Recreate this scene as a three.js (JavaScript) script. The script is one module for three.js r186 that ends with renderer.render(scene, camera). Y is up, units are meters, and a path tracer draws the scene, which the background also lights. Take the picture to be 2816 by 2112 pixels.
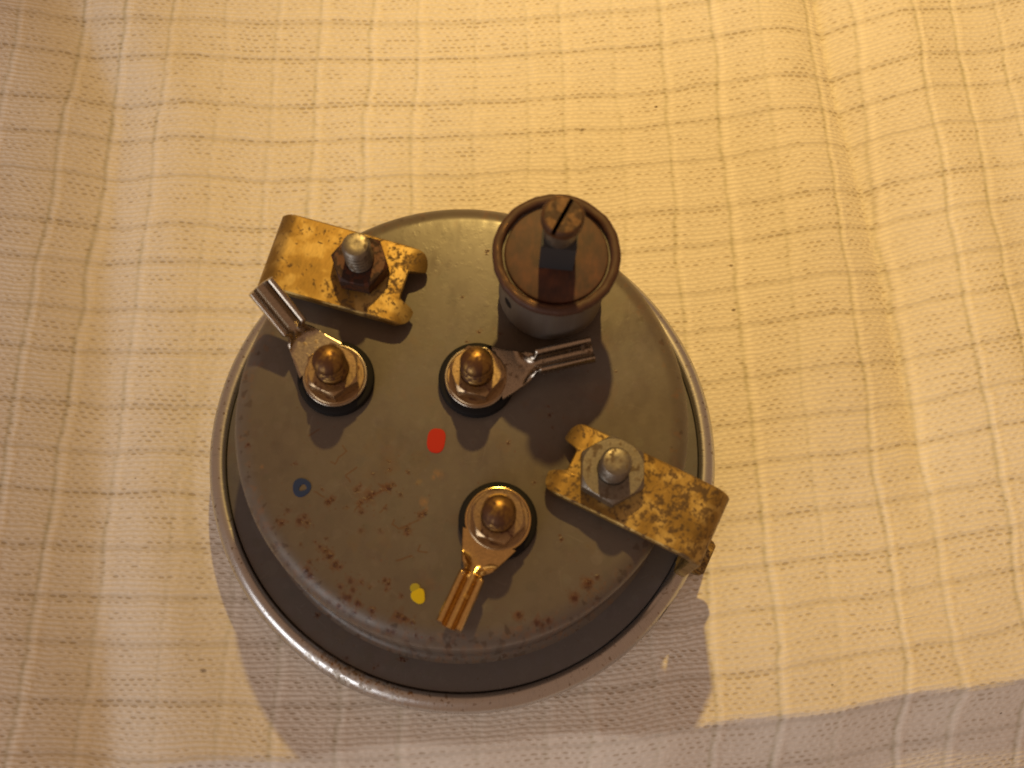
import * as THREE from 'three';
import { mergeGeometries, mergeVertices, toCreasedNormals } from 'three/addons/utils/BufferGeometryUtils.js';
import { Brush, Evaluator, SUBTRACTION } from 'three-bvh-csg';
import { RectAreaLightUniformsLib } from 'three/addons/lights/RectAreaLightUniformsLib.js';

// ---------------------------------------------------------------- camera, light, exposure
const MM = 0.001;                       // everything below is modelled in millimetres
const scene = new THREE.Scene();
const renderer = new THREE.WebGLRenderer({ antialias: true });
renderer.setSize(1024, 768);
renderer.toneMapping = THREE.LinearToneMapping;
renderer.toneMappingExposure = 0.96;
renderer.shadowMap.enabled = true;
renderer.shadowMap.type = THREE.PCFSoftShadowMap;

const camera = new THREE.PerspectiveCamera(35.49, 4 / 3, 0.01, 20);
{
  const right = new THREE.Vector3(0.99509805, 0.02688877, -0.09516758);
  const up = new THREE.Vector3(-0.09889325, 0.27056411, -0.9576091);
  const back = new THREE.Vector3(0, 0.96232638, 0.27189694);
  camera.quaternion.setFromRotationMatrix(new THREE.Matrix4().makeBasis(right, up, back));
  camera.position.set(0.00490, 0.14617, 0.03047);
  camera.focus = 0.158;
  camera.userData.fStop = 42;
  camera.updateMatrixWorld();
}

// warm bulb of a desk lamp standing beyond the gauge, a window to the left, and the dim warm room around
const lamp = new THREE.SpotLight(new THREE.Color(1.0, 0.645, 0.18), 0.21, 0, 0.47, 1.0, 2);
lamp.position.set(-0.004, 0.236, -0.162);
lamp.target.position.set(0.040, 0, -0.054);
scene.add(lamp.target);
lamp.shadow.radius = 0.2;
lamp.castShadow = true;
lamp.shadow.mapSize.set(2048, 2048);
lamp.shadow.camera.near = 0.05; lamp.shadow.camera.far = 2;
lamp.name = 'desk_lamp_bulb';
scene.add(lamp);

RectAreaLightUniformsLib.init();
const daylight = new THREE.RectAreaLight(new THREE.Color(0.90, 0.92, 0.95), 3.8, 0.6, 0.5);
daylight.position.set(-0.56, 0.30, 0.70);
daylight.lookAt(0, 0, 0);
daylight.name = 'window_daylight';
scene.add(daylight);

scene.background = new THREE.Color().setRGB(0.332, 0.187, 0.110);

// ---------------------------------------------------------------- helpers
let seed = 20231;
const rnd = () => { seed = (seed * 1664525 + 1013904223) >>> 0; return seed / 4294967296; };
const lerp = (a, b, t) => a + (b - a) * t;
const clamp = (x, a = 0, b = 1) => Math.min(b, Math.max(a, x));
const smooth = (a, b, x) => { const t = clamp((x - a) / (b - a)); return t * t * (3 - 2 * t); };
function hash(ix, iy, s) {
  let h = Math.imul(ix, 374761393) + Math.imul(iy, 668265263) + Math.imul(s, 2147483647 ^ 0x5bd1e995);
  h = Math.imul(h ^ (h >>> 13), 1274126177); h ^= h >>> 16;
  return (h >>> 0) / 4294967296;
}
// value noise, period in cells (wraps)
function vnoise(x, y, s = 0, per = 1 << 20) {
  const ix = Math.floor(x), iy = Math.floor(y), fx = x - ix, fy = y - iy;
  const u = fx * fx * (3 - 2 * fx), v = fy * fy * (3 - 2 * fy);
  const w = (k) => ((k % per) + per) % per;
  const a = hash(w(ix), w(iy), s), b = hash(w(ix + 1), w(iy), s), c = hash(w(ix), w(iy + 1), s), d = hash(w(ix + 1), w(iy + 1), s);
  return (a + (b - a) * u) * (1 - v) + (c + (d - c) * u) * v;
}
const fbm = (x, y, s, n = 4, per = 1 << 20) => { let t = 0, a = 0.5; for (let i = 0; i < n; i++) { t += a * vnoise(x, y, s + i, per); x *= 2; y *= 2; per *= 2; a *= 0.5; } return t / (1 - Math.pow(0.5, n)); };

function mesh(name, geo, mat, parent) {
  geo.scale(MM, MM, MM);
  const m = new THREE.Mesh(geo, mat);
  m.name = name; m.castShadow = true; m.receiveShadow = true;
  (parent ?? scene).add(m);
  return m;
}
const clean = (g) => { const q = new THREE.BufferGeometry(); const n = g.index ? g.toNonIndexed() : g; for (const k of ['position', 'normal', 'uv']) q.setAttribute(k, n.attributes[k]); return q; };
const join = (list) => mergeGeometries(list.map(clean));
// grid of points P(i, j) -> geometry; closeI joins the last row to the first
function gridGeo(ni, nj, fn, { closeI = false, uv } = {}) {
  const pos = [], uvs = [], idx = [];
  const wi = closeI ? ni + 1 : ni;
  for (let i = 0; i < wi; i++) for (let j = 0; j < nj; j++) {
    const p = fn(closeI ? i % ni : i, j);
    pos.push(p[0], p[1], p[2]);
    const q = uv ? uv(p, i / (wi - 1), j / (nj - 1)) : [i / (wi - 1), j / (nj - 1)];
    uvs.push(q[0], q[1]);
  }
  for (let i = 0; i < wi - 1; i++) for (let j = 0; j < nj - 1; j++) {
    const a = i * nj + j, b = a + 1, c = a + nj, d = c + 1;
    idx.push(a, b, c, b, d, c);
  }
  const g = new THREE.BufferGeometry();
  g.setAttribute('position', new THREE.Float32BufferAttribute(pos, 3));
  g.setAttribute('uv', new THREE.Float32BufferAttribute(uvs, 2));
  g.setIndex(idx); g.computeVertexNormals();
  return g;
}
// round body turned from (r, y) pairs; "crease" keeps sharp profile corners
function turned(profile, seg = 96, crease = 0.6, wob = null) {
  const pts = profile.map(([r, y]) => new THREE.Vector2(Math.max(r, 0.0001), y));
  let g = new THREE.LatheGeometry(pts, seg);
  if (wob) { const p = g.attributes.position; for (let i = 0; i < p.count; i++) { const q = wob(p.getX(i), p.getY(i), p.getZ(i)); p.setXYZ(i, q[0], q[1], q[2]); } }
  g = toCreasedNormals(g, crease);
  return g;
}
// planar uv (x, z), span millimetres to one texture
function planar(g, span, cx = 0, cz = 0) {
  const p = g.attributes.position, uv = [];
  for (let i = 0; i < p.count; i++) uv.push((p.getX(i) - cx) / span + 0.5, 0.5 - (p.getZ(i) - cz) / span);
  g.setAttribute('uv', new THREE.Float32BufferAttribute(uv, 2));
  return g;
}
function canvas(w, h = w) { const c = document.createElement('canvas'); c.width = w; c.height = h; return [c, c.getContext('2d')]; }
function tex(c, srgb = true, rep = true) {
  const t = new THREE.CanvasTexture(c); if (srgb) t.colorSpace = THREE.SRGBColorSpace;
  if (rep) t.wrapS = t.wrapT = THREE.RepeatWrapping; t.magFilter = THREE.LinearFilter; return t;
}
function dataTex(n, fill, srgb = true) {   // fill(x, y) -> [r, g, b] 0..255
  const d = new Uint8Array(n * n * 4);
  for (let y = 0; y < n; y++) for (let x = 0; x < n; x++) { const c = fill(x, y), k = (y * n + x) * 4; d[k] = clamp(c[0], 0, 255); d[k + 1] = clamp(c[1], 0, 255); d[k + 2] = clamp(c[2], 0, 255); d[k + 3] = 255; }
  const t = new THREE.DataTexture(d, n, n, THREE.RGBAFormat);
  if (srgb) t.colorSpace = THREE.SRGBColorSpace;
  t.wrapS = t.wrapT = THREE.RepeatWrapping; t.magFilter = THREE.LinearFilter; t.minFilter = THREE.LinearFilter; t.needsUpdate = true;
  return t;
}
function numbered(m, k) { if (k) m.name += '_' + String(k).padStart(3, '0'); return m; }

// ---------------------------------------------------------------- the cloth
const TILE = 120, NT = 2048;
function makeCloth() {
  const ROWS = 200, COLS = 110, NX = 17, NZ = 20;
  const col = new Uint8Array(NT * NT * 4), hgt = new Float32Array(NT * NT * 4);
  const rowAmp = [], rowOff = [];
  for (let r = 0; r < ROWS; r++) { rowAmp.push(0.55 + 0.9 * rnd()); rowOff.push((rnd() - 0.5) * 0.25); }
  const lineJit = [], barJit = [], barW = [], barA = [];
  for (let i = 0; i < NZ; i++) lineJit.push((rnd() - 0.5) * 1.5);
  for (let i = 0; i < NX; i++) { barJit.push((rnd() - 0.5) * 2.2); barW.push(0.34 + 0.2 * rnd()); barA.push(0.35 + 0.85 * rnd()); }
  for (let y = 0; y < NT; y++) for (let x = 0; x < NT; x++) {
    const un = x / NT, vn = y / NT;
    // threads wander a little
    const wx = (fbm(un * 12, vn * 12, 11, 3, 12) - 0.5) * 1.6 + (vnoise(un * 90, vn * 90, 15, 90) - 0.5) * 0.22;
    const wy = (fbm(un * 14, vn * 10, 21, 3, 14) - 0.5) * 1.1 + (vnoise(un * 110, vn * 60, 25, 110) - 0.5) * 0.14;
    let X = un * TILE + wx, Y = vn * TILE + wy;
    X = ((X % TILE) + TILE) % TILE; Y = ((Y % TILE) + TILE) % TILE;
    // raised cords running up and down
    const bi = Math.floor(X / TILE * NX), bx = X - (bi + 0.5) * TILE / NX - barJit[bi];
    const cord = Math.exp(-bx * bx / (2 * barW[bi] * barW[bi])) * barA[bi];
    const sideLine = Math.exp(-((bx + 0.85) ** 2) / (2 * 0.2 * 0.2)) * (0.4 + 0.9 * vnoise(un * 12, vn * 80, 35, 12)) * barA[bi];  // slightly sunk, darker tan line along one side of each cord
    // loose weft bands
    const li = Math.floor(Y / TILE * NZ), ly = Y - (li + 0.5) * TILE / NZ - lineJit[li];
    const band = Math.exp(-ly * ly / (2 * 0.27 * 0.27));
    // plain weave: gaps between the weft rows, staggered
    const rf = Y / TILE * ROWS, r = Math.floor(rf), ry = rf - r - 0.5;
    const cf = X / TILE * COLS + (r & 1 ? 0.5 : 0) + rowOff[r % ROWS], cx = cf - Math.floor(cf) - 0.5;
    const amp = rowAmp[r % ROWS] * (0.45 + 0.9 * vnoise(un * 60, vn * 100, 31, 60)) * (0.45 + 1.0 * fbm(un * 22, vn * 30, 41, 3, 22));
    const cell = hash(Math.floor(cf), r % ROWS, 5);
    let gap = Math.exp(-(ry * ry) / (2 * 0.16 * 0.16)) * Math.exp(-(cx * cx) / (2 * 0.24 * 0.24)) * amp * (0.35 + 0.9 * cell);
    gap *= 1 - 0.75 * clamp(cord); gap *= 1 + 1.1 * band * fbm(un * 40, vn * 40, 45, 2, 40); gap = clamp(gap, 0, 1.1);
    const rowShade = 0.5 + 0.5 * Math.cos(ry * 2 * Math.PI);
    const slub = (vnoise(un * 420, vn * 200, 51, 420) - 0.5);
    const blot = (fbm(un * 6, vn * 6, 61, 3, 6) - 0.5);
    const f = 1 - 0.145 * gap - 0.045 * (1 - rowShade) + 0.03 * slub - 0.055 * band - 0.085 * sideLine + 0.03 * clamp(cord) + 0.03 * blot;
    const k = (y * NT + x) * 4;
    col[k] = clamp(231 * f, 0, 255); col[k + 1] = clamp(225 * (f - 0.025 * gap - 0.004 * band), 0, 255); col[k + 2] = clamp(213 * (f - 0.06 * gap - 0.01 * band - 0.03 * sideLine), 0, 255); col[k + 3] = 255;
    const h = 0.30 + 0.16 * rowShade - 0.24 * gap + 0.27 * cord + 0.06 * slub + 0.10 * (fbm(un * 70, vn * 50, 71, 2, 70) - 0.5) - 0.10 * band - 0.05 * sideLine;
    hgt[k] = hgt[k + 1] = hgt[k + 2] = h; hgt[k + 3] = 1;
  }
  // a few bits of lint and dirt caught in the weave
  for (let i = 0; i < 12; i++) {
    const X = rnd() * NT | 0, Y = rnd() * NT | 0, R = 2 + rnd() * 4, dk = 0.35 + 0.4 * rnd();
    for (let dy = -7; dy <= 7; dy++) for (let dx = -7; dx <= 7; dx++) {
      const w = clamp(1.3 - Math.hypot(dx, dy * 1.4) / R) * dk * (0.6 + 0.6 * rnd()), k = (((Y + dy + NT) % NT) * NT + (X + dx + NT) % NT) * 4;
      if (w > 0) { col[k] *= 1 - w * 0.75; col[k + 1] *= 1 - w * 0.82; col[k + 2] *= 1 - w * 0.88; }
    }
  }
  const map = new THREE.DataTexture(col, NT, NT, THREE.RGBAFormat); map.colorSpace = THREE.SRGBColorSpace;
  const bump = new THREE.DataTexture(hgt, NT, NT, THREE.RGBAFormat, THREE.FloatType);
  for (const t of [map, bump]) { t.wrapS = t.wrapT = THREE.RepeatWrapping; t.magFilter = THREE.LinearFilter; t.minFilter = THREE.LinearFilter; t.needsUpdate = true; }
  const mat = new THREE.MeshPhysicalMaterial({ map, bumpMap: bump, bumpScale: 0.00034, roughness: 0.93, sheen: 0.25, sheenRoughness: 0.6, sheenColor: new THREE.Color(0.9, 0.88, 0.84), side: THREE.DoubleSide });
  mat.name = 'woven_cotton';

  // where the cloth breaks over and falls away, and two creases
  const edgeX = [-120, -60, -33.4, -20.5, -8.1, 4.4, 12.1, 20, 27.8, 38.3, 51.3, 59.9, 69.4, 120];
  const edgeZ = [50, 43.5, 39.3, 37.2, 35.0, 33.0, 31.9, 30.7, 29.4, 26.9, 23.8, 21.5, 19.2, 8];
  const at = (X, Y, x) => { if (x <= X[0]) return Y[0]; for (let i = 1; i < X.length; i++) if (x <= X[i]) { const t = (x - X[i - 1]) / (X[i] - X[i - 1]); return lerp(Y[i - 1], Y[i], t); } return Y[Y.length - 1]; };
  const VL = [[-95, -66, -62, -60.4, -51.5, -49.1, -44.8, -42.5, -36.9, -33].slice(1), [-100, -75, -59.2, -43.5, -22.7, 2.2, 18.8, 39.7, 70]];
  const VR = [[36, 42.5, 45.7, 49.4, 51.9, 54.4, 57, 58], [-100, -70.9, -57, -43.7, -33.5, -21.1, -6.9, 30]];
  const height = (x, z) => {
    let h = 0;
    // crease on the right: runs out towards the viewer
    const cr = at(VR[1], VR[0], z), dr = x - cr, fr = 1 - smooth(-25, 6, z);
    h += fr * 3.0 * (-Math.exp(-Math.abs(dr) / 3.2) + 0.55 * Math.exp(-((dr + 9) ** 2) / 40) + 0.45 * Math.exp(-((dr - 10) ** 2) / 60));
    const cr2 = cr + 13 + 0.06 * (z + 40), d2 = x - cr2;
    h += fr * 0.5 * Math.exp(-(d2 * d2) / 14);
    // shallow valley on the left
    const cl = at(VL[1], VL[0], z), dl = x - cl;
    h += 2.2 * (-Math.exp(-Math.sqrt(dl * dl + 1.5) / 4.5) + 0.5 * Math.exp(-((dl - 8) ** 2) / 40) + 0.5 * Math.exp(-((dl + 12) ** 2) / 80));
    // ripples of a washed cloth
    h += 0.9 * (fbm(x / 26 + 7, z / 34 + 3, 301, 3) - 0.5) + 0.35 * (fbm(x / 7 + 1, z / 9 + 8, 311, 2) - 0.5);
    // under the gauge the cloth is pressed flat
    const r = Math.hypot(x, z), flat = smooth(29.5, 41, r);
    h = h * flat;
    if (r < 34) h = Math.min(h, 0.0);
    // past the break line it slopes down
    const s = z - at(edgeX, edgeZ, x) - 0.35 * Math.sin(x * 0.31);
    const soft = (t, k) => (t > 0 ? t * t / (t + k) : 0);
    h -= 1.7 * soft(s, 0.3) - 1.0 * soft(s - 2.5, 3);
    h -= 0.03;
    return h;
  };
  const x0 = -115, x1 = 115, z0 = -125, z1 = 72, ni = 400, nj = 344;
  const ca = 0.9947, sa = 0.1027;
  const g = gridGeo(ni, nj, (i, j) => { const x = lerp(x0, x1, i / (ni - 1)), z = lerp(z0, z1, j / (nj - 1)); return [x, height(x, z), z]; }, {
    uv: (p) => {
      const u = p[0] * ca - p[2] * sa, v = p[0] * sa + p[2] * ca;
      const bow = 0.0010 * (u + 24) * (u + 24);
      const fan = u * (v + 20) * 0.0011;
      return [(u - fan) / TILE + 0.37, -(v + bow) / TILE + 0.21];
    },
  });
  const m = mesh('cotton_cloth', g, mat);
  m.userData = { label: 'cream woven cotton cloth with a raised cord grid spread under the gauge', category: 'cloth' };
  return m;
}
makeCloth();

// ---------------------------------------------------------------- materials of the gauge
const SPOTS = [[-22.28,4.73,0.17,0.8],[-7.19,5.08,0.14,0.6],[-7.08,5.92,0.17,0.7],[-5.1,5.99,0.17,0.7],[-8.71,6.58,0.14,0.4],[-10.2,8.47,0.3,0.6],[-9.92,7.98,0.18,0.5],[-8.85,9.04,0.5,0.8],[-8.44,8.65,0.24,0.6],[-7.69,8.22,0.19,0.5],[-6.92,7.91,0.33,1],[-6.51,7.46,0.17,0.8],[-5.57,8.48,0.24,0.4],[-9.63,9.76,0.24,0.7],[-9.44,10.73,0.3,0.5],[-12.99,10.04,0.31,0.8],[-12.58,9.65,0.28,0.8],[-13.87,8.67,0.14,0.6],[-15.65,12.34,0.35,0.5],[-15.27,11.78,0.28,0.5],[-14.89,12.43,0.3,0.7],[-17.55,12.7,0.3,0.6],[-18.04,12.46,0.19,0.4],[-17.07,11.26,0.3,0.35],[-3.27,10.4,0.26,0.7],[-2.83,10.24,0.28,0.8],[-4.45,12.08,0.31,0.8],[-4.34,12.53,0.17,0.5],[-12.58,15.07,0.26,0.7],[-12.17,15.59,0.35,0.9],[-11.44,16.32,0.35,0.8],[-10.84,16.6,0.24,0.5],[-13.21,14.67,0.24,0.6],[-14.32,17.28,0.28,0.8],[-13.86,17.74,0.31,0.8],[-14.05,16.4,0.21,0.6],[-13.3,16.05,0.17,0.4],[-6.13,17.49,0.24,0.8],[-5.76,17.73,0.19,0.7],[-5.84,18.47,0.18,0.5],[-9.64,17.94,0.35,0.5],[-8.52,17.83,0.26,0.5],[-10.57,18.6,0.28,0.5],[-9.19,18.8,0.28,0.5],[-9.53,19.61,0.28,0.5],[-8.57,20.08,0.31,0.6],[-10.54,20.49,0.24,0.6],[-4.2,18.92,0.21,0.5],[-7.55,18.36,0.24,0.4],[-9.19,12.67,0.3,0.25],[-7.21,12.47,0.35,0.25],[-15.21,14.64,0.14,0.4],[-17.11,6.29,0.12,0.5],[-3.79,14.76,0.14,0.5],[-13.78,14.27,0.14,0.5],[-12.7,13.82,0.17,0.4],[-11.0,10.31,0.17,0.4],[-6.94,10.02,0.21,0.35],[-9.76,10.07,0.17,0.5],[0.73,-10.27,0.15,0.8],[9.22,-1.71,0.17,0.8],[5.14,1.76,0.17,0.8],[9.03,-2.62,0.11,0.6],[3.06,-10.29,0.11,0.6],[9.65,-0.38,0.11,0.4],[-0.38,-9.02,0.11,0.5],[16.05,-7.35,0.11,0.5],[11.62,11.47,0.19,0.9],[8.26,5.77,0.17,0.6],[7.89,19.62,0.32,0.5],[11.06,19.91,0.32,0.5],[14.71,15.93,0.53,0.6],[13.59,17.36,0.43,0.5],[15.66,15.02,0.32,0.4],[0.71,-19.8,0.19,0.7],[-1.5,-14.13,0.13,0.8],[0.75,-10.28,0.13,0.8],[0.64,-19.44,0.11,0.6],[-0.47,-9.02,0.11,0.6],[-7.06,20.64,0.28,0.8],[-4.39,20.92,0.43,0.8],[-3.65,21.15,0.32,0.8],[-2.81,21.47,0.26,0.6],[-5.21,22.49,0.23,0.7],[-4.64,22.59,0.26,0.6],[-8.66,20.04,0.26,0.6],[-9.93,19.66,0.43,0.4],[-10.52,20.52,0.21,0.5],[-8.94,20.97,0.19,0.5],[-2.36,22.71,0.26,0.4],[-7.17,21.39,0.17,0.4],[-0.73,22.85,0.43,0.3],[-11.59,20.13,0.32,0.4],[14.89,15.69,0.32,0.7],[7.89,19.67,0.38,0.6],[9.86,20.15,0.43,0.5],[10.44,20.37,0.29,0.4],[13.36,17.35,0.38,0.4]];
const FLANGE_SPOTS = [[-14.43,20.72,0.23,0.9],[-9.59,22.12,0.28,0.9],[-9.13,22.24,0.36,1],[-8.77,22.42,0.19,0.9],[-4.38,24.55,0.21,0.9],[-4.03,24.7,0.19,0.9],[-7.33,25.87,0.13,0.6],[-10.48,25.09,0.21,0.35],[-6.03,23.41,0.11,0.5],[-6.93,25.56,0.13,0.3],[-1.73,23.48,0.19,0.5],[6.56,22.78,0.23,0.6],[-1.03,21.77,0.43,0.2]];
const ORANGE = [[-1.88,5.87,0.59,0.5],[-2.36,6.27,0.35,0.4],[-3.8,6.89,0.4,0.3],[-2.97,9.03,0.71,0.5],[-20.48,6.98,0.26,0.4],[-2.66,9.7,0.24,0.4]];
const STROKES = [[[-12.32,3.84],[-11.84,4.39],[-12.3,4.91],[-12.61,5.18],[-12.86,5.92],[-13.35,5.73]],[[-10.52,6.03],[-11.56,6.97],[-11.41,7.19],[-11.01,7.62]],[[-5.94,11.19],[-6.11,11.67],[-5.37,12.06],[-4.41,11.5],[-3.44,10.94]],[[-2.91,13.53],[-3.12,14.13],[-2.14,14.2]],[[-5.2,15.36],[-4.44,15.06],[-3.68,14.75]],[[-14.63,9.04],[-14.14,9.22],[-13.52,9.51]],[[-9.38,9.44],[-8.0,8.49],[-7.12,8.11]],[[-16.04,3.14],[-15.42,2.59],[-14.99,2.31]],[[-7.51,10.54],[-7.21,10.22],[-6.93,9.66]],[[-8.06,7.55],[-7.57,7.8],[-6.92,7.91]],[[-10.15,10.57],[-9.87,10.08],[-9.58,9.7]]];
// the marks were measured on a plane 0.9 mm lower
const lift = (p) => { const q = p.slice(); q[0] = 4.9 + (p[0] - 4.9) * 0.9928; q[1] = 30.47 + (p[1] - 30.47) * 0.9928; return q; };
const PLATE = 22.4, FLANGE = 8;        // heights above the cloth, mm

function blob(ctx, x, y, r, style, k = 0.45) {   // an uneven stain
  ctx.fillStyle = style; ctx.beginPath();
  const n = 14, ph = rnd() * 6.28, st = 0.7 + 0.6 * rnd(), an = rnd() * 3.14;
  for (let i = 0; i <= n; i++) {
    const a = i / n * 2 * Math.PI, q = r * (1 - k + 2 * k * (0.5 + 0.5 * Math.sin(a * 3 + ph)) * rnd() + k * 0.4);
    const lx = Math.cos(a) * q * st, ly = Math.sin(a) * q / st;
    const px = x + lx * Math.cos(an) - ly * Math.sin(an), py = y + lx * Math.sin(an) + ly * Math.cos(an);
    i ? ctx.lineTo(px, py) : ctx.moveTo(px, py);
  }
  ctx.closePath(); ctx.fill();
}
function paintedSteel(span, spots, orange, strokes, extra) {
  const N = 1600, [c, ctx] = canvas(N), S = N / span, px = (x) => N / 2 + x * S, pz = (z) => N / 2 + z * S;
  ctx.fillStyle = 'rgb(93,85,77)'; ctx.fillRect(0, 0, N, N);
  const [cb, btx] = canvas(N); btx.fillStyle = 'rgb(110,110,110)'; btx.fillRect(0, 0, N, N);
  for (let i = 0; i < 9000; i++) { const v = 90 + rnd() * 40 | 0; btx.fillStyle = `rgba(${v},${v},${v},0.22)`; btx.beginPath(); btx.arc(rnd() * N, rnd() * N, 1.5 + rnd() * 9, 0, 6.29); btx.fill(); }
  for (let i = 0; i < 5200; i++) { const v = rnd() < 0.5 ? 74 + rnd() * 18 : 102 + rnd() * 16; ctx.fillStyle = `rgba(${v | 0},${(v - 7) | 0},${(v - 13) | 0},${0.05 + 0.12 * rnd()})`; ctx.beginPath(); ctx.arc(rnd() * N, rnd() * N, 1.5 + rnd() * rnd() * 26, 0, 6.29); ctx.fill(); }
  // brownish film in patches, with a broken edge
  for (let i = 0; i < 60; i++) { const x = rnd() * N, y = rnd() * N, r = 20 + rnd() * 90; for (let k = 0; k < 9; k++) blob(ctx, x + (rnd() - 0.5) * r * 1.6, y + (rnd() - 0.5) * r, r * (0.12 + 0.4 * rnd()), rnd() < 0.6 ? `rgba(104,80,56,${0.05 + 0.06 * rnd()})` : `rgba(72,66,62,${0.05 + 0.06 * rnd()})`); }
  for (let i = 0; i < 900; i++) { ctx.fillStyle = `rgba(150,142,128,${0.15 + 0.25 * rnd()})`; ctx.fillRect(rnd() * N, rnd() * N, 1 + rnd() * 2, 1 + rnd() * 2); }
  // handling scratches
  for (let i = 0; i < 190; i++) { const x = rnd() * N, y = rnd() * N, a = rnd() * 6.28, l = 8 + rnd() * 60; ctx.strokeStyle = rnd() < 0.5 ? 'rgba(150,146,138,0.22)' : 'rgba(70,66,62,0.2)'; ctx.lineWidth = 0.8 + rnd() * 1.4; ctx.beginPath(); ctx.moveTo(x, y); ctx.lineTo(x + Math.cos(a) * l, y + Math.sin(a) * l); ctx.stroke(); }
  for (let i = 0; i < 420; i++) { ctx.fillStyle = `rgba(${70 + rnd() * 40},${40 + rnd() * 20},${22 + rnd() * 12},${0.15 + 0.35 * rnd()})`; ctx.beginPath(); ctx.arc(rnd() * N, rnd() * N, 0.8 + rnd() * 2.4, 0, 6.29); ctx.fill(); }
  for (const [x, z, r, d] of orange) for (let k = 0; k < 7; k++) blob(ctx, px(x + (rnd() - 0.5) * r), pz(z + (rnd() - 0.5) * r), r * S * (0.35 + 0.5 * rnd()), `rgba(168,118,60,${0.16 * d})`);
  for (const [x, z, r0, d] of spots) {
    const r = r0 * 1.25;
    for (let k = 0; k < 4; k++) blob(ctx, px(x + (rnd() - 0.5) * r), pz(z + (rnd() - 0.5) * r), r * S * (0.7 + 0.7 * rnd()), `rgba(90,54,32,${0.24 * d})`);
    for (let k = 0; k < 3; k++) blob(ctx, px(x + (rnd() - 0.5) * r * 0.5), pz(z + (rnd() - 0.5) * r * 0.5), r * S * (0.35 + 0.4 * rnd()), `rgba(50,22,12,${0.46 * d})`);
    for (let k = 0; k < 8; k++) blob(btx, px(x + (rnd() - 0.5) * r * 1.4), pz(z + (rnd() - 0.5) * r * 1.4), r * S * (0.15 + 0.35 * rnd()), rnd() < 0.55 ? `rgba(215,215,215,${0.5 * d})` : `rgba(40,40,40,${0.5 * d})`);
    for (let k = 0; k < 3; k++) { const a = rnd() * 6.28, q = r * (1 + 1.6 * rnd()); ctx.fillStyle = `rgba(80,42,20,${0.5 * d})`; ctx.beginPath(); ctx.arc(px(x + Math.cos(a) * q), pz(z + Math.sin(a) * q), 0.04 * S + rnd() * 0.07 * S, 0, 6.29); ctx.fill(); }
  }
  ctx.lineCap = 'round'; ctx.lineJoin = 'round';
  for (const s of strokes) for (let k = 0; k < 2; k++) {
    ctx.strokeStyle = `rgba(84,48,24,${0.28 + 0.12 * rnd()})`; ctx.lineWidth = (0.10 + 0.07 * k) * S; ctx.beginPath();
    s.forEach(([x, z], i) => { const X = px(x + (rnd() - 0.5) * 0.05), Y = pz(z + (rnd() - 0.5) * 0.05); if (!i) ctx.moveTo(X, Y); else { const [qx, qz] = s[i - 1]; ctx.quadraticCurveTo(px((qx + x) / 2 + (rnd() - 0.5) * 0.3), pz((qz + z) / 2 + (rnd() - 0.5) * 0.3), X, Y); } });
    ctx.stroke();
  }
  extra?.(ctx, px, pz, S);
  return [tex(c, true, false), tex(cb, false, false)];
}
const steelMap = paintedSteel(52, SPOTS.map(lift), ORANGE.map(lift), STROKES.map((s) => s.map(lift)), (ctx, px, pz, S) => {
  // rubbed paint and rust line round the shoulder
  for (let i = 0; i < 1500; i++) {
    const a = rnd() * 6.283, front = Math.max(0, Math.sin(a - 0.1)), r = 22.4 + rnd() * 2.3;
    if (rnd() > 0.15 + 0.85 * front) continue;
    blob(ctx, px(Math.cos(a) * r), pz(Math.sin(a) * r), (0.08 + 0.32 * rnd()) * S, rnd() < 0.35 ? `rgba(40,24,14,${0.14 + 0.2 * rnd()})` : `rgba(118,82,56,${0.10 + 0.18 * rnd()})`);
  }
});
const flangeMap = paintedSteel(58, FLANGE_SPOTS, [], []);
// handled paint: patches of wear and finger grease change its gloss
const gloss = dataTex(512, (x, y) => { const u = x / 512, v = y / 512, p = fbm(u * 7, v * 7, 401, 4, 7), q = fbm(u * 60, v * 24, 411, 3, 60), k = 255 * clamp(0.40 + 0.34 * (p - 0.5) + 0.16 * (q - 0.5)); return [k, k, k]; }, false);
const paintMat = ([map, bumpMap]) => new THREE.MeshPhysicalMaterial({ map, color: 0xffffff, roughnessMap: gloss, roughness: 1, metalness: 0, specularIntensity: 0.9, bumpMap, bumpScale: 0.00012 });
const M = {
  case: paintMat(steelMap), flange: paintMat(flangeMap),
};
M.flange.color.setRGB(0.92, 1.02, 1.2);

// worn metals: a base colour, spots of another, roughness that goes with them
function worn(base, spot, cover, o = {}) {
  const n = 256, sc = o.scale ?? 16, s0 = o.seed ?? 500;
  const f = (x, y) => { const u = x / n, v = y / n, a = fbm(u * sc, v * sc, s0, 4, sc), b = fbm(u * sc / 4, v * sc / 4, s0 + 9, 2, sc / 4); return smooth(1 - cover - 0.09, 1 - cover + 0.09, a * 0.75 + b * 0.3); };
  const map = dataTex(n, (x, y) => { const t = f(x, y), g = 1 + 0.16 * (vnoise(x / n * 90, y / n * 90, s0 + 3, 90) - 0.5); return [0, 1, 2].map((i) => lerp(base[i], spot[i], t) * g); });
  const rough = dataTex(n, (x, y) => { const v = 255 * lerp(o.r0 ?? 0.35, o.r1 ?? 0.75, f(x, y)) * (1 + 0.25 * (vnoise(x / n * 50, y / n * 50, s0 + 5, 50) - 0.5)); return [v, v, v]; }, false);
  const metal = dataTex(n, (x, y) => { const v = 255 * lerp(o.m0 ?? 1, o.m1 ?? 0.2, f(x, y)); return [v, v, v]; }, false);
  return new THREE.MeshStandardMaterial({ map, roughnessMap: rough, metalnessMap: metal, roughness: 1, metalness: 1, bumpMap: rough, bumpScale: 0.00003 });
}
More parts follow.
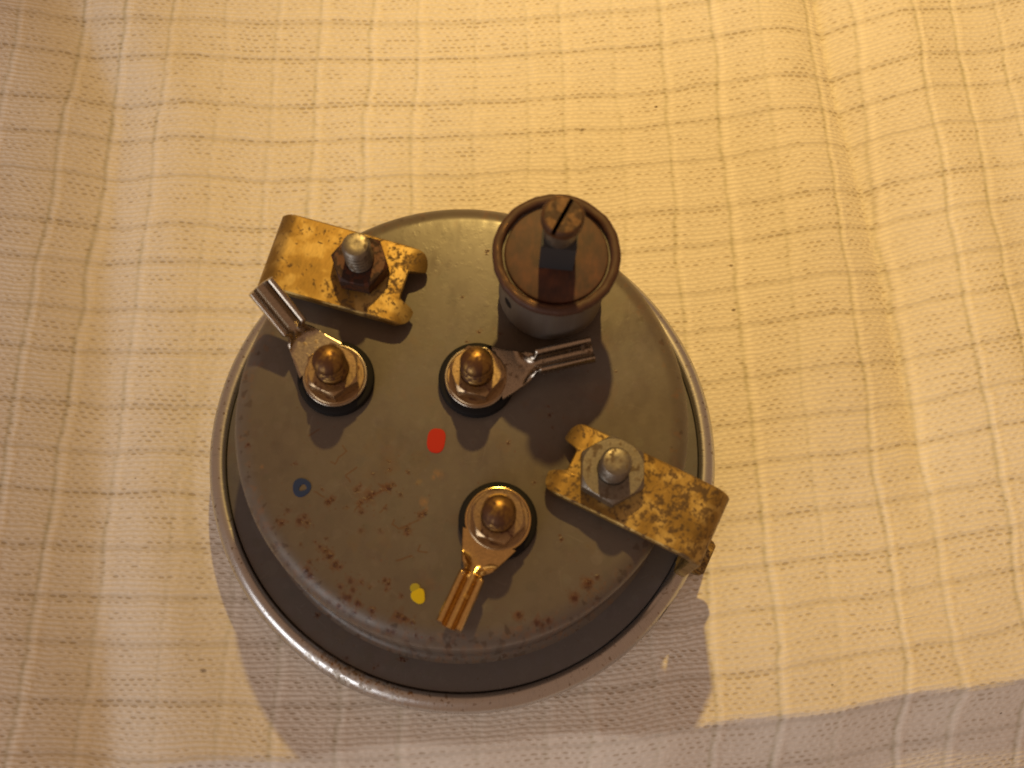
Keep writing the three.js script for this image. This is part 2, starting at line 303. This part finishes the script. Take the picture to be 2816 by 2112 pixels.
// yellow passivated steel: tarnish in drifts and pits, scuffed bright along the edges
function passivated(s0, drift) {
  const n = 512;
  const pit = (x, y) => { const u = x / n, v = y / n, d = drift(u, v) + 0.5 * (fbm(u * 6, v * 6, s0, 3, 6) - 0.5), p = fbm(u * 44, v * 44, s0 + 11, 3, 44) * 0.7 + fbm(u * 90, v * 70, s0 + 21, 2, 90) * 0.3; return smooth(0.58, 0.86, p + 0.42 * d); };
  const film = (x, y) => fbm(x / n * 9, y / n * 9, s0 + 31, 4, 9);
  const map = dataTex(n, (x, y) => { const t = pit(x, y), f = film(x, y), g = 0.86 + 0.3 * f + 0.1 * (vnoise(x / n * 160, y / n * 40, s0 + 41, 160) - 0.5), k = smooth(0.5, 0.7, f); return [0, 1, 2].map((i) => lerp(lerp([148, 120, 64][i], [170, 146, 90][i], k), [78, 58, 32][i], 0.85 * t) * g); });
  const rough = dataTex(n, (x, y) => { const v = 255 * lerp(0.36 + 0.22 * film(x, y), 0.72, pit(x, y)); return [v, v, v]; }, false);
  const metal = dataTex(n, (x, y) => { const v = 255 * lerp(0.75, 0.2, pit(x, y)); return [v, v, v]; }, false);
  return new THREE.MeshStandardMaterial({ map, roughnessMap: rough, metalnessMap: metal, roughness: 1, metalness: 1, bumpMap: rough, bumpScale: -0.00004 });
}
M.zincYellow = passivated(540, (u) => 0.12 + 0.12 * Math.sin(u * 6.283));
M.zincYellowSpotted = passivated(560, (u) => 0.16 + 0.30 * smooth(0.45, 0.7, u));
M.brass = worn([140, 112, 66], [82, 54, 34], 0.42, { scale: 16, seed: 580, r0: 0.4, r1: 0.62, m0: 0.95, m1: 0.5 });
M.nickel = worn([168, 146, 114], [96, 62, 38], 0.34, { scale: 16, seed: 600, r0: 0.3, r1: 0.52 });
M.brassBright = worn([212, 182, 124], [140, 106, 66], 0.2, { scale: 16, seed: 620, r0: 0.18, r1: 0.36 });
M.tin = worn([172, 162, 148], [120, 98, 72], 0.22, { scale: 16, seed: 640, r0: 0.26, r1: 0.55 });
M.zincGrey = worn([128, 122, 112], [98, 84, 66], 0.36, { scale: 16, seed: 660, r0: 0.42, r1: 0.66, m0: 0.9, m1: 0.4 });
M.rustyNut = worn([78, 42, 26], [46, 25, 17], 0.5, { scale: 16, seed: 680, r0: 0.5, r1: 0.75, m0: 0.3, m1: 0.1 });
M.rim = worn([138, 106, 76], [66, 40, 26], 0.68, { scale: 32, seed: 700, r0: 0.34, r1: 0.62, m0: 0.8, m1: 0.1 });
M.fibre = new THREE.MeshStandardMaterial({ map: dataTex(256, (x, y) => { const t = fbm(x / 256 * 12, y / 256 * 12, 720, 4, 12), s = vnoise(x / 256 * 60, y / 256 * 16, 730, 60) - 0.5; return [68 + 52 * (t - 0.5) + 14 * s, 37 + 32 * (t - 0.5) + 9 * s, 24 + 18 * (t - 0.5)]; }), roughness: 0.6 });
M.black = new THREE.MeshPhysicalMaterial({ color: new THREE.Color().setRGB(0.008, 0.0075, 0.008), roughness: 0.7, specularIntensity: 0.4 });
M.darkSteel = new THREE.MeshStandardMaterial({ color: new THREE.Color().setRGB(0.035, 0.035, 0.037), roughness: 0.6, metalness: 0.2 });
M.oldBrass = worn([84, 54, 28], [60, 38, 22], 0.45, { scale: 16, seed: 740, r0: 0.5, r1: 0.66, m0: 0.35, m1: 0.15 });
M.red = new THREE.MeshPhysicalMaterial({ color: new THREE.Color().setRGB(0.40, 0.016, 0.005), roughness: 0.6, specularIntensity: 0.5 });
M.yellow = new THREE.MeshPhysicalMaterial({ color: new THREE.Color().setRGB(0.56, 0.44, 0.008), roughness: 0.6, specularIntensity: 0.5 });
M.blue = new THREE.MeshPhysicalMaterial({ color: new THREE.Color().setRGB(0.016, 0.034, 0.11), roughness: 0.6, specularIntensity: 0.5 });

// ---------------------------------------------------------------- shapes
// hexagon nut with its top corners turned off
function nutGeo(flats, h, hole, y0, turn = 0) {
  const n = 96, a = flats / 2, hexR = (t) => { const k = Math.PI / 3, u = ((t % k) + k) % k - k / 2; return a / Math.cos(u); };
  const rows = [[0, (R) => [R - 0.12, y0]], [0, (R) => [R, y0 + 0.12]], [0, (R) => [R, y0 + h - 0.05 - (R - a) * 0.55]], [0, (R) => [Math.min(R - 0.06, a * 1.0), y0 + h]], [0, () => [hole + 0.12, y0 + h]], [0, () => [hole, y0 + h - 0.14]], [0, () => [hole, y0]], [0, (R) => [R - 0.12, y0]]];
  const g = gridGeo(n, rows.length, (i, j) => { const t = i / n * 2 * Math.PI, [r, y] = rows[j][1](hexR(t)); return [Math.cos(t + turn) * r, y, Math.sin(t + turn) * r]; }, { closeI: true, uv: (p) => [p[0] / 8 + 0.5, p[2] / 8 + p[1] / 9] });
  return toCreasedNormals(g.toNonIndexed(), 0.45);
}
// threaded stud; end: 'dome' or 'flat'
function studGeo(r, y0, y1, end, pitch = 0.7, depth = 0.16) {
  const n = 40, rows = [];
  const body1 = end === 'dome' ? y1 - r * 0.62 : y1 - 0.3;
  for (let y = y0; y < body1; y += 0.07) rows.push([y, 0]);
  if (end === 'dome') for (let k = 0; k <= 10; k++) { const a = k / 10 * Math.PI / 2; rows.push([body1 + Math.sin(a) * r * 0.62, 1, Math.max(0.002, Math.cos(a) * (r - 0.1))]); }
  else rows.push([body1, 1, r - 0.08], [y1 - 0.05, 1, r - 0.2], [y1, 1, r - 0.28], [y1 - 0.02, 1, r * 0.3], [y1 - 0.03, 1, 0.002]);
  const g = gridGeo(n, rows.length, (i, j) => {
    const t = i / n * 2 * Math.PI, [y, k, R] = rows[j];
    let rr = k ? R : r - depth * Math.pow(0.5 + 0.5 * Math.cos(2 * Math.PI * (y / pitch + i / n)), 1.4) * smooth(y0 - 1, y0, y);
    return [Math.cos(t) * rr, y, Math.sin(t) * rr];
  }, { closeI: true, uv: (p) => [p[0] / 8 + 0.5, p[2] / 8 + p[1] / 9] });
  return toCreasedNormals(g.toNonIndexed(), 0.8);
}
// crimped ring lug: ring round the stud, a neck and an open barrel; +x is its length
function lugGeo(y0, { lift = 0.1, curl = 5.0, len = 12, start = 6.2 }) {
  const ring = new THREE.Shape(); ring.absarc(0, 0, 3.3, 0, Math.PI * 2); const ho = new THREE.Path(); ho.absarc(0, 0, 1.9, 0, Math.PI * 2, true); ring.holes.push(ho);
  const rg = new THREE.ExtrudeGeometry(ring, { depth: 0.42, bevelEnabled: true, bevelThickness: 0.1, bevelSize: 0.1, bevelSegments: 3, curveSegments: 48 });
  rg.rotateX(-Math.PI / 2); rg.translate(0, y0 + 0.1, 0);
  const ns = 27, th = 0.62, L = [];
  for (let k = 0; k <= 60; k++) L.push(lerp(2.2, len, k / 60));
  const width = (x) => { const neck = lerp(6.0, 3.0, clamp((x - 1.8) / (start - 2.6))); return lerp(neck, 4.8, smooth(start - 0.25, start + 0.2, x)); };
  const bend = (x) => lerp(0, 1, smooth(start - 2.2, start + 0.25, x));
  // path: level, then lifted
  const path = (x) => { const x0 = start - 1.6, s = Math.max(0, x - x0); return [Math.min(x, x0) + s * Math.cos(lift * smooth(0, 1.2, s)), s * Math.sin(lift * smooth(0, 1.2, s)) + 0.5 * smooth(x0, x0 + 1.6, x) * 0.3]; };
  const section = (x, s) => {       // s in -1..1 across; returns [z, y] of the middle of the sheet
    const w = width(x) / 2, ang = bend(x) * curl / 2, a = s * w;
    if (ang < 0.02) return [a, 0, 0, 1];
    const R = w / ang, t = a / R;
    return [Math.sin(t) * R, R - Math.cos(t) * R, -Math.sin(t), Math.cos(t)];
  };
  const P = (x, s, o) => { const [z, y, nz, ny] = section(x, s), [px, py] = path(x), c = Math.cos(lift * smooth(start - 1.6, start - 0.4, x)), q = Math.sin(lift * smooth(start - 1.6, start - 0.4, x)); const Y = y + ny * o, Z = z + nz * o; return [px - q * Y, y0 + th / 2 + 0.05 + py + c * Y, Z]; };
  const uv = (p) => [p[0] / 8 + 0.3, p[2] / 8 + p[1] / 9];
  const loop = [];   // cross-section loop: outside then back inside, rounded ends
  for (let j = 0; j < ns; j++) loop.push([lerp(-1, 1, j / (ns - 1)), -th / 2]);
  for (const a of [0.25, 0.5, 0.75]) loop.push([1 + 0.05 * Math.sin(a * Math.PI), -th / 2 * Math.cos(a * Math.PI)]);
  for (let j = ns - 1; j >= 0; j--) loop.push([lerp(-1, 1, j / (ns - 1)), th / 2]);
  for (const a of [0.25, 0.5, 0.75]) loop.push([-1 - 0.05 * Math.sin(a * Math.PI), th / 2 * Math.cos(a * Math.PI)]);
  const nl = loop.length;
  const skin = gridGeo(nl, L.length, (i, j) => P(L[j], loop[i][0], loop[i][1]), { closeI: true, uv });
  const cap = gridGeo(ns, 2, (i, j) => P(L[60], lerp(-1, 1, i / (ns - 1)), j ? th / 2 : -th / 2), { uv });
  const g = join([rg, toCreasedNormals(skin.toNonIndexed(), 0.9), toCreasedNormals(cap.toNonIndexed(), 0.5)]);
  return g;
}
// clamp bracket: strip with a forked end turned down, a leg and a foot; u runs from the fork
function bracketGeo(W, L, legTo, top, footLen) {
  const th = 1.25, Rb = 2.2, nv = 49, nu = 150;
  // heading along the developed length: start dipped at the fork, level, down the leg, out at the foot
  const legLen = top - legTo - Rb - 0.9, devL = L - Rb + Rb * Math.PI / 2 + legLen + 0.9 * Math.PI / 2 * 0.94 + footLen;
  const turnAt = [[0, 0.95], [3.0, 0], [L - Rb, 0], [L - Rb + Rb * Math.PI / 2, -Math.PI / 2], [L - Rb + Rb * Math.PI / 2 + legLen, -Math.PI / 2], [L - Rb + Rb * Math.PI / 2 + legLen + 1.3, -0.08], [devL + 1, -0.08]];
  const heading = (u) => { for (let i = 1; i < turnAt.length; i++) if (u <= turnAt[i][0]) { const [a, b] = [turnAt[i - 1], turnAt[i]]; return lerp(a[1], b[1], (u - a[0]) / (b[0] - a[0])); } return -0.08; };
  const N = 900, tab = []; let a = 0, y = 0;
  for (let k = 0; k <= N; k++) { const u = k / N * devL, h = heading(u); tab.push([a, y, h]); a += Math.cos(h) * devL / N; y += Math.sin(h) * devL / N; }
  const flat = tab[Math.round(5 / devL * N)]; const y0 = flat[1], a0 = 0;
  const at = (u) => { const k = clamp(u / devL) * N, i = Math.min(N - 1, Math.floor(k)), t = k - i, p = tab[i], q = tab[i + 1]; return [lerp(p[0], q[0], t) - a0, lerp(p[1], q[1], t) - y0 + top, lerp(p[2], q[2], t)]; };
  const start = (v) => {          // outline of the forked end
    const q = Math.abs(v), lobe = 1.85, cen = W - lobe;
    if (q > cen) return lobe - Math.sqrt(Math.max(0, lobe * lobe - (q - cen) ** 2));
    const inner = cen - 0.15;
    if (q > inner) return 0;
    const t = clamp((inner - q) / 0.75); const rise = 1 - Math.sqrt(Math.max(0, 1 - t * t));
    return Math.min(2.15, lerp(0, 2.1, 0.35 * rise + 0.65 * smooth(0, 1, t)) + 0.06 * (inner - q));
  };
  const end = (v) => { const q = Math.abs(v), r = 1.2, cen = W - r; return q > cen ? devL - (r - Math.sqrt(Math.max(0, r * r - (q - cen) ** 2))) : devL; };
  const u0 = L - Rb + Rb * Math.PI / 2, waist = (u) => lerp(1, 0.56, smooth(u0 + legLen * 0.72, u0 + legLen, u));
  const P = (v, t, o) => { const s = start(v), e = end(v), u = lerp(s, e, t), [A, Y, h] = at(u); return [A - Math.sin(h) * o, Y + Math.cos(h) * o, v * waist(u)]; };
  const V = []; for (let i = 0; i < nv; i++) { const k = i / (nv - 1) * 2 - 1; V.push(W * Math.sin(k * Math.PI / 2 * 0.999) / Math.sin(Math.PI / 2 * 0.999)); }
  const uvOf = (v, t) => { const u = lerp(start(v), end(v), t); return [u / 18, v / 18 + 0.5]; };
  const uvs = (fn) => (p, i, j) => fn(i, j);
  const T = []; for (let j = 0; j < nu; j++) T.push(j / (nu - 1));
  const e = 0.16;                 // eased edges: the top face is a little smaller than the strip
  const inset = (v, t, o) => { const s = start(v), en = end(v), k = e / (en - s); return P(v * (1 - e / W), lerp(k, 1 - k, t), o); };
  const idx = (x, n) => Math.round(x * (n - 1));
  const topF = gridGeo(nv, nu, (i, j) => inset(V[i], T[j], 0), { uv: (p, i, j) => uvOf(V[idx(i, nv)], T[idx(j, nu)]) });
  const botF = gridGeo(nv, nu, (i, j) => inset(V[nv - 1 - i], T[j], -th), { uv: (p, i, j) => uvOf(V[idx(i, nv)], T[idx(j, nu)]) });
  // rim strip round the outline
  const ringPts = []; for (let j = 0; j < nu; j++) ringPts.push([V[nv - 1], T[j]]); for (let i = nv - 2; i >= 0; i--) ringPts.push([V[i], 1]); for (let j = nu - 2; j >= 0; j--) ringPts.push([V[0], T[j]]); for (let i = 1; i < nv - 1; i++) ringPts.push([V[i], 0]);
  const nr = ringPts.length;
  const rows = [(v, t) => inset(v, t, 0), (v, t) => P(v, t, -e), (v, t) => P(v, t, -th + e), (v, t) => inset(v, t, -th)];
  const rim = gridGeo(nr, 4, (i, j) => rows[j](...ringPts[i]), { closeI: true, uv: (p, i, j) => { const [v, t] = ringPts[Math.min(nr - 1, Math.floor(i * nr)) % nr]; const q = uvOf(v, t); return [q[0] + j * 0.02, q[1] + j * 0.06]; } });
  return toCreasedNormals(mergeVertices(join([topF, botF, rim]), 1e-4).toNonIndexed(), 0.7);
}

// ---------------------------------------------------------------- the gauge, lying face down
const gauge = new THREE.Group(); gauge.name = 'dashboard_gauge'; scene.add(gauge);
gauge.userData = { label: 'old round grey steel dashboard gauge lying face down with its terminals up', category: 'gauge' };

{ // bezel: rolled chrome ring with turning marks
  const prof = [[27.4, 6.4], [27.72, 7.0], [27.78, 7.7], [27.9, 8.06], [28.12, 8.24], [28.5, 8.32], [28.95, 8.24], [29.35, 7.98], [29.65, 7.6], [29.9, 6.9], [30, 6.1], [29.98, 4.6], [29.8, 3.2], [29.45, 1.9], [28.9, 0.9], [28.2, 0.3], [27.4, 0.06], [26.2, 0.02], [25.4, 0.3], [25.2, 1.0], [25.2, 2.0]];
  const c = new THREE.CatmullRomCurve3(prof.map(([r, y]) => new THREE.Vector3(r, y, 0))).getPoints(90).map((p) => [p.x, p.y]);
  const g = turned(c, 220, 2.0, (x, y, z) => { const r = Math.hypot(x, z), a = Math.atan2(z, x), k = 1 + 0.0006 * Math.sin(a * 5 + 1) + 0.0004 * Math.sin(a * 11); const dent = 0.25 * Math.exp(-((a - 0.58) ** 2) / 0.004) * smooth(27.8, 28.4, r); return [x * k, y - dent * (y > 7 ? 1 : 0), z * k]; });
  const N = 2048, S = N / 62, [cv, ctx] = canvas(N), [cr, rtx] = canvas(N), px = (r, a) => [N / 2 + Math.cos(a) * r * S, N / 2 + Math.sin(a) * r * S];
  ctx.fillStyle = 'rgb(188,187,186)'; ctx.fillRect(0, 0, N, N); rtx.fillStyle = 'rgb(74,74,74)'; rtx.fillRect(0, 0, N, N);
  for (let i = 0; i < 2600; i++) { const a = rnd() * 6.283, r = 27.6 + rnd() * 2.2, l = 0.15 + 0.6 * rnd(), v = rnd() < 0.6 ? 120 : 205; const p = px(r, a), q = px(r + l, a + 0.002); for (const [c, col] of [[ctx, `rgba(${v},${v - 4},${v - 10},${0.05 + 0.16 * rnd()})`], [rtx, `rgba(${v > 150 ? 50 : 150},${v > 150 ? 50 : 150},${v > 150 ? 50 : 150},${0.1 + 0.3 * rnd()})`]]) { c.strokeStyle = col; c.lineWidth = 1 + rnd() * 2; c.beginPath(); c.moveTo(...p); c.lineTo(...q); c.stroke(); } }
  for (let i = 0; i < 260; i++) { const [x, y] = px(27.8 + rnd() * 2.3, rnd() * 6.283); blob(ctx, x, y, 1.5 + rnd() * 5, `rgba(96,74,52,${0.15 + 0.3 * rnd()})`); }
  // bloom of corrosion where the plating has failed, towards the viewer
  for (let i = 0; i < 190; i++) { const t = rnd() + rnd() - 1, a = 1.93 + t * 0.36, r = 28.7 + (rnd() - 0.5) * 2.2, w = 1 - Math.abs(t); const [x, y] = px(r, a), s = (0.08 + 0.3 * rnd()) * S; blob(ctx, x, y, s, rnd() < 0.6 ? `rgba(206,202,190,${0.25 * w + 0.1})` : `rgba(120,104,84,${0.3 * w})`); blob(rtx, x, y, s, `rgba(215,215,215,${0.5 * w})`); }
  for (let i = 0; i < 60; i++) { const [x, y] = px(28.1 + rnd() * 0.5, 1.86 + (rnd() - 0.5) * 0.4); blob(ctx, x, y, (0.06 + 0.16 * rnd()) * S, `rgba(128,88,44,${0.2 + 0.25 * rnd()})`); }
  planar(g, 62);
  const bm = new THREE.MeshStandardMaterial({ map: tex(cv, true, false), roughnessMap: tex(cr, false, false), roughness: 1, metalness: 0.92 });
  mesh('bezel', g, bm, gauge);
}
{ // glass over the dial, facing the cloth
  const g = turned([[25.3, 1.0], [0, 1.0], [0, 2.0], [25.3, 2.0]], 96, 0.5);
  mesh('front_glass', g, new THREE.MeshPhysicalMaterial({ color: 0xffffff, roughness: 0.05, transmission: 1, thickness: 0.001, ior: 1.5 }), gauge);
}
mesh('flange', planar(turned([[27.7, 6.6], [27.72, 7.75], [27.6, 7.92], [26.6, 7.97], [25.2, 7.97], [22, 7.97], [22, 6.6], [27.7, 6.6]], 180, 0.5), 58), M.flange, gauge);

const caseBody = mesh('case', (() => {
  const prof = [[22.2, 7.0], [24.95, 8.02], [24.7, 8.08], [24.4, 8.3], [24.32, 8.8], [24.36, 10], [24.42, 14], [24.45, 19.9]];
  for (let k = 1; k <= 12; k++) { const t = k / 12 * Math.PI / 2; prof.push([22.15 + 2.3 * Math.cos(t), 20.0 + 2.3 * Math.sin(t)]); }
  prof.push([21.0, 22.33], [17, 22.37], [10, PLATE], [4, PLATE], [0, PLATE]);
  return planar(turned(prof, 180, 0.9, (x, y, z) => [x, y + (y > 21 ? 0.05 * (fbm(x / 9 + 4, z / 9 + 2, 801, 2) - 0.5) : 0), (z - 0.65 * smooth(7.5, 8.5, y))]), 52);
})(), M.case, gauge);

// dabs of paint on the case
function dab(name, outline, mat, h, label) {
  const s = new THREE.Shape(outline.map(lift).map(([x, z]) => new THREE.Vector2(x, -z)));
  const g = new THREE.ExtrudeGeometry(s, { depth: h, bevelEnabled: true, bevelThickness: h * 0.8, bevelSize: 0.14, bevelSegments: 3 });
  g.rotateX(-Math.PI / 2); g.translate(0, PLATE - 0.02, 0);
  const m = mesh(name, g, mat, caseBody); m.userData.label = label; return m;
}
const oval = (cx, cz, a, b, pw, rot, wob) => { const o = []; for (let i = 0; i < 40; i++) { const t = i / 40 * 2 * Math.PI, c = Math.cos(t), s = Math.sin(t), k = 1 + wob * Math.sin(t * 3 + cx); const x = Math.sign(c) * Math.pow(Math.abs(c), pw) * a * k, z = Math.sign(s) * Math.pow(Math.abs(s), pw) * b * k; o.push([cx + x * Math.cos(rot) - z * Math.sin(rot), cz + x * Math.sin(rot) + z * Math.cos(rot)]); } return o; };
dab('paint_dab', oval(-2.52, 2.3, 0.82, 1.2, 0.72, 0.02, 0.02), M.red, 0.05, 'red oblong dab of paint');
dab('paint_dab_001', oval(-2.5, 18.75, 0.56, 0.62, 0.85, -0.4, 0.12), M.yellow, 0.05, 'yellow dab of paint');
dab('paint_dab_002', oval(-2.95, 18.0, 0.36, 0.4, 1, 0, 0.06), new THREE.MeshPhysicalMaterial({ color: new THREE.Color().setRGB(0.33, 0.29, 0.012), roughness: 0.5 }), 0.035, 'olive smear beside the yellow dab');
{ // blue ring: a drop that dried at its edge
  const s = new THREE.Shape(oval(-15.98, 8.72, 0.86, 0.9, 1, 0.2, 0.05).map(lift).map(([x, z]) => new THREE.Vector2(x, -z)));
  s.holes.push(new THREE.Path(oval(-15.85, 8.74, 0.42, 0.52, 1, 0.8, 0.08).map(lift).map(([x, z]) => new THREE.Vector2(x, -z)).reverse()));
  const g = new THREE.ExtrudeGeometry(s, { depth: 0.03, bevelEnabled: true, bevelThickness: 0.03, bevelSize: 0.1, bevelSegments: 2 });
  g.rotateX(-Math.PI / 2); g.translate(0, PLATE - 0.02, 0);
  mesh('paint_ring', g, M.blue, caseBody).userData.label = 'dark blue ring of dried paint';
}

// terminals: stud, black insulator, ring lug, nut
function terminal(k, x, z, heading, lug, mats, top, turn) {
  const put = (g) => { g.translate(x, 0, z); return g; };
  const stud = numbered(mesh('terminal_stud', put(studGeo(1.72, PLATE - 0.3, top, 'dome', 0.9, 0.26)), mats.stud, gauge), k);
  const T = PLATE + 1.35;
  mesh('insulating_washer', put(turned([[1.95, PLATE - 0.05], [3.8, PLATE - 0.05], [4.05, PLATE + 0.15], [4.08, T - 0.4], [3.98, T - 0.15], [3.7, T], [1.95, T]], 64, 0.5)), M.black, stud);
  const lg = lugGeo(T, lug); lg.rotateY(-heading);
  mesh('ring_lug', put(lg), mats.lug, stud);
  mesh('plain_washer', put(turned([[1.95, T + 0.5], [3.1, T + 0.5], [3.18, T + 0.56], [3.18, T + 0.7], [3.06, T + 0.78], [1.95, T + 0.78]], 64, 0.5)), mats.nut, stud);
  mesh('nut', put(nutGeo(5.05, 2.3, 1.66, T + 0.72, turn)), mats.nut, stud);
  return stud;
}
const hd = (x0, z0, x1, z1) => Math.atan2(z1 - z0, x1 - x0);
terminal(0, -13.75, -3.0, hd(-13.75, -3.0, -22.1, -10.6), { lift: 0.5, curl: 3.9, len: 12.6, start: 6.9 }, { stud: M.brass, lug: M.tin, nut: M.nickel }, 30.9, 0.35);
terminal(1, 1.12, -4.35, hd(1.12, -4.35, 12.9, -8.0), { lift: 0.12, curl: 4.4, len: 12.6, start: 6.6 }, { stud: M.brass, lug: M.tin, nut: M.nickel }, 31.0, 0.1);
terminal(2, 4.85, 10.5, hd(4.85, 10.5, 1.1, 21.7), { lift: 0.1, curl: 4.4, len: 12.1, start: 6.4 }, { stud: M.brass, lug: M.brassBright, nut: M.nickel }, 30.6, 0.22);

// clamp brackets on their own studs
function bracket(k, from, to, W, nutAt, mats, o) {
  const L = Math.hypot(to[0] - from[0], to[1] - from[1]), a = Math.atan2(to[1] - from[1], to[0] - from[0]);
  const g = bracketGeo(W, L, o.legTo, 25.0, o.foot); g.rotateY(-a); g.translate(from[0], 0, from[1]);
  const b = numbered(mesh('clamp_bracket', g, mats.strip, gauge), k);
  const put = (q) => { q.translate(nutAt[0], 0, nutAt[1]); return q; };
  mesh('stud', put(studGeo(o.r, PLATE - 0.2, o.top, 'flat', 0.8, 0.18)), mats.stud, b);
  mesh('nut', put(nutGeo(o.flats, o.nutH, o.r - 0.06, 25.02, o.turn)), mats.nut, b);
  return b;
}
bracket(0, [-5.9, -13.3], [-23.3, -16.5], 4.4, [-12.4, -14.95], { strip: M.zincYellow, stud: M.zincGrey, nut: M.rustyNut }, { legTo: 9.2, foot: 1.5, r: 1.5, top: 31.8, flats: 5.4, nutH: 2.5, turn: 0.1 });
bracket(1, [10.2, 3.0], [27.7, 9.58], 4.0, [15.95, 4.7], { strip: M.zincYellowSpotted, stud: M.zincGrey, nut: M.zincGrey }, { legTo: 9.2, foot: 1.5, r: 1.6, top: 30.6, flats: 6.3, nutH: 2.2, turn: 0.45 });

// bulb holder
{
  const X = 8.05, Z = -14.85, put = (g) => { g.translate(X, 0, Z); return g; };
  const barrel = mesh('bulb_holder', (() => {
    const g = turned([[4.6, PLATE - 0.3], [4.9, PLATE - 0.1], [4.9, PLATE + 1.3], [5.1, PLATE + 1.5], [5.5, PLATE + 1.62], [5.62, PLATE + 1.9], [5.58, PLATE + 2.3], [5.5, PLATE + 2.6], [5.5, 33.2], [5.7, 33.8], [6.1, 34.2], [6.15, 34.4], [5.2, 34.4], [5.2, 33.0]], 128, 0.6);
    return put(planar(g, 52, 9, 5));
  })(), M.case, gauge);
  mesh('rim', put(turned([[5.4, 34.0], [6.1, 34.0], [6.34, 34.12], [6.44, 34.4], [6.45, 34.75], [6.38, 35.0], [6.2, 35.14], [5.95, 35.18], [5.68, 35.16], [5.5, 35.06], [5.44, 34.9], [5.4, 34.3], [5.4, 34.0]], 128, 0.9, (x, y, z) => { const a = Math.atan2(z, x), k = 1 + 0.007 * (vnoise(a * 9 + 40, 1, 900) - 0.5) * 2 + 0.004 * (vnoise(a * 30 + 70, 1, 905) - 0.5); return [x * k, y + 0.06 * (vnoise(a * 7 + 30, 3, 910) - 0.5), z * k]; })), M.rim, barrel);
  mesh('fibre_disc', put(planar(turned([[5.3, 33.9], [5.22, 34.5], [5.1, 34.66], [4.9, 34.7], [0, 34.7]], 96, 0.5), 12)), M.fibre, barrel);
  // small slot in the side of the barrel: a dark plug set into it
  const hole = turned([[0, 0.04], [0.55, 0.04], [0.62, -0.1], [0.62, -0.5]], 32, 0.5); hole.rotateX(Math.PI / 2); hole.scale(1, 1.5, 1); hole.rotateY(-0.93); hole.translate(X - 5.5 * Math.sin(0.93), 28.2, Z + 5.5 * Math.cos(0.93));
  mesh('side_hole', hole, M.black, barrel);
  mesh('screw_shank', put(turned([[1.5, 37.6], [1.6, 37.9], [1.6, 42.9], [1.5, 43.1]], 48, 0.5)), M.zincGrey, barrel);
  const blk = new THREE.BoxGeometry(3.4, 5.6, 3.0, 4, 4, 4);
  blk.translate(X + 0.03, 37.2, Z + 0.1);
  const post = mesh('contact_block', blk, M.darkSteel, barrel);
  mesh('contact_screw', (() => {
    const head = turned([[1.4, 43.0], [1.9, 43.05], [2.03, 43.25], [2.05, 44.0], [1.95, 44.25], [1.75, 44.38], [0, 44.42]], 64, 0.5);
    const A = new Brush(head), slot = new THREE.BoxGeometry(5, 1.1, 0.42); slot.rotateY(1.18); slot.translate(0, 44.42, 0);
    const B = new Brush(slot); A.updateMatrixWorld(); B.updateMatrixWorld();
    const ev = new Evaluator(); ev.attributes = ['position', 'normal', 'uv'];
    const g = ev.evaluate(A, B, SUBTRACTION).geometry;
    return put(g);
  })(), M.oldBrass, barrel);
}

renderer.render(scene, camera);
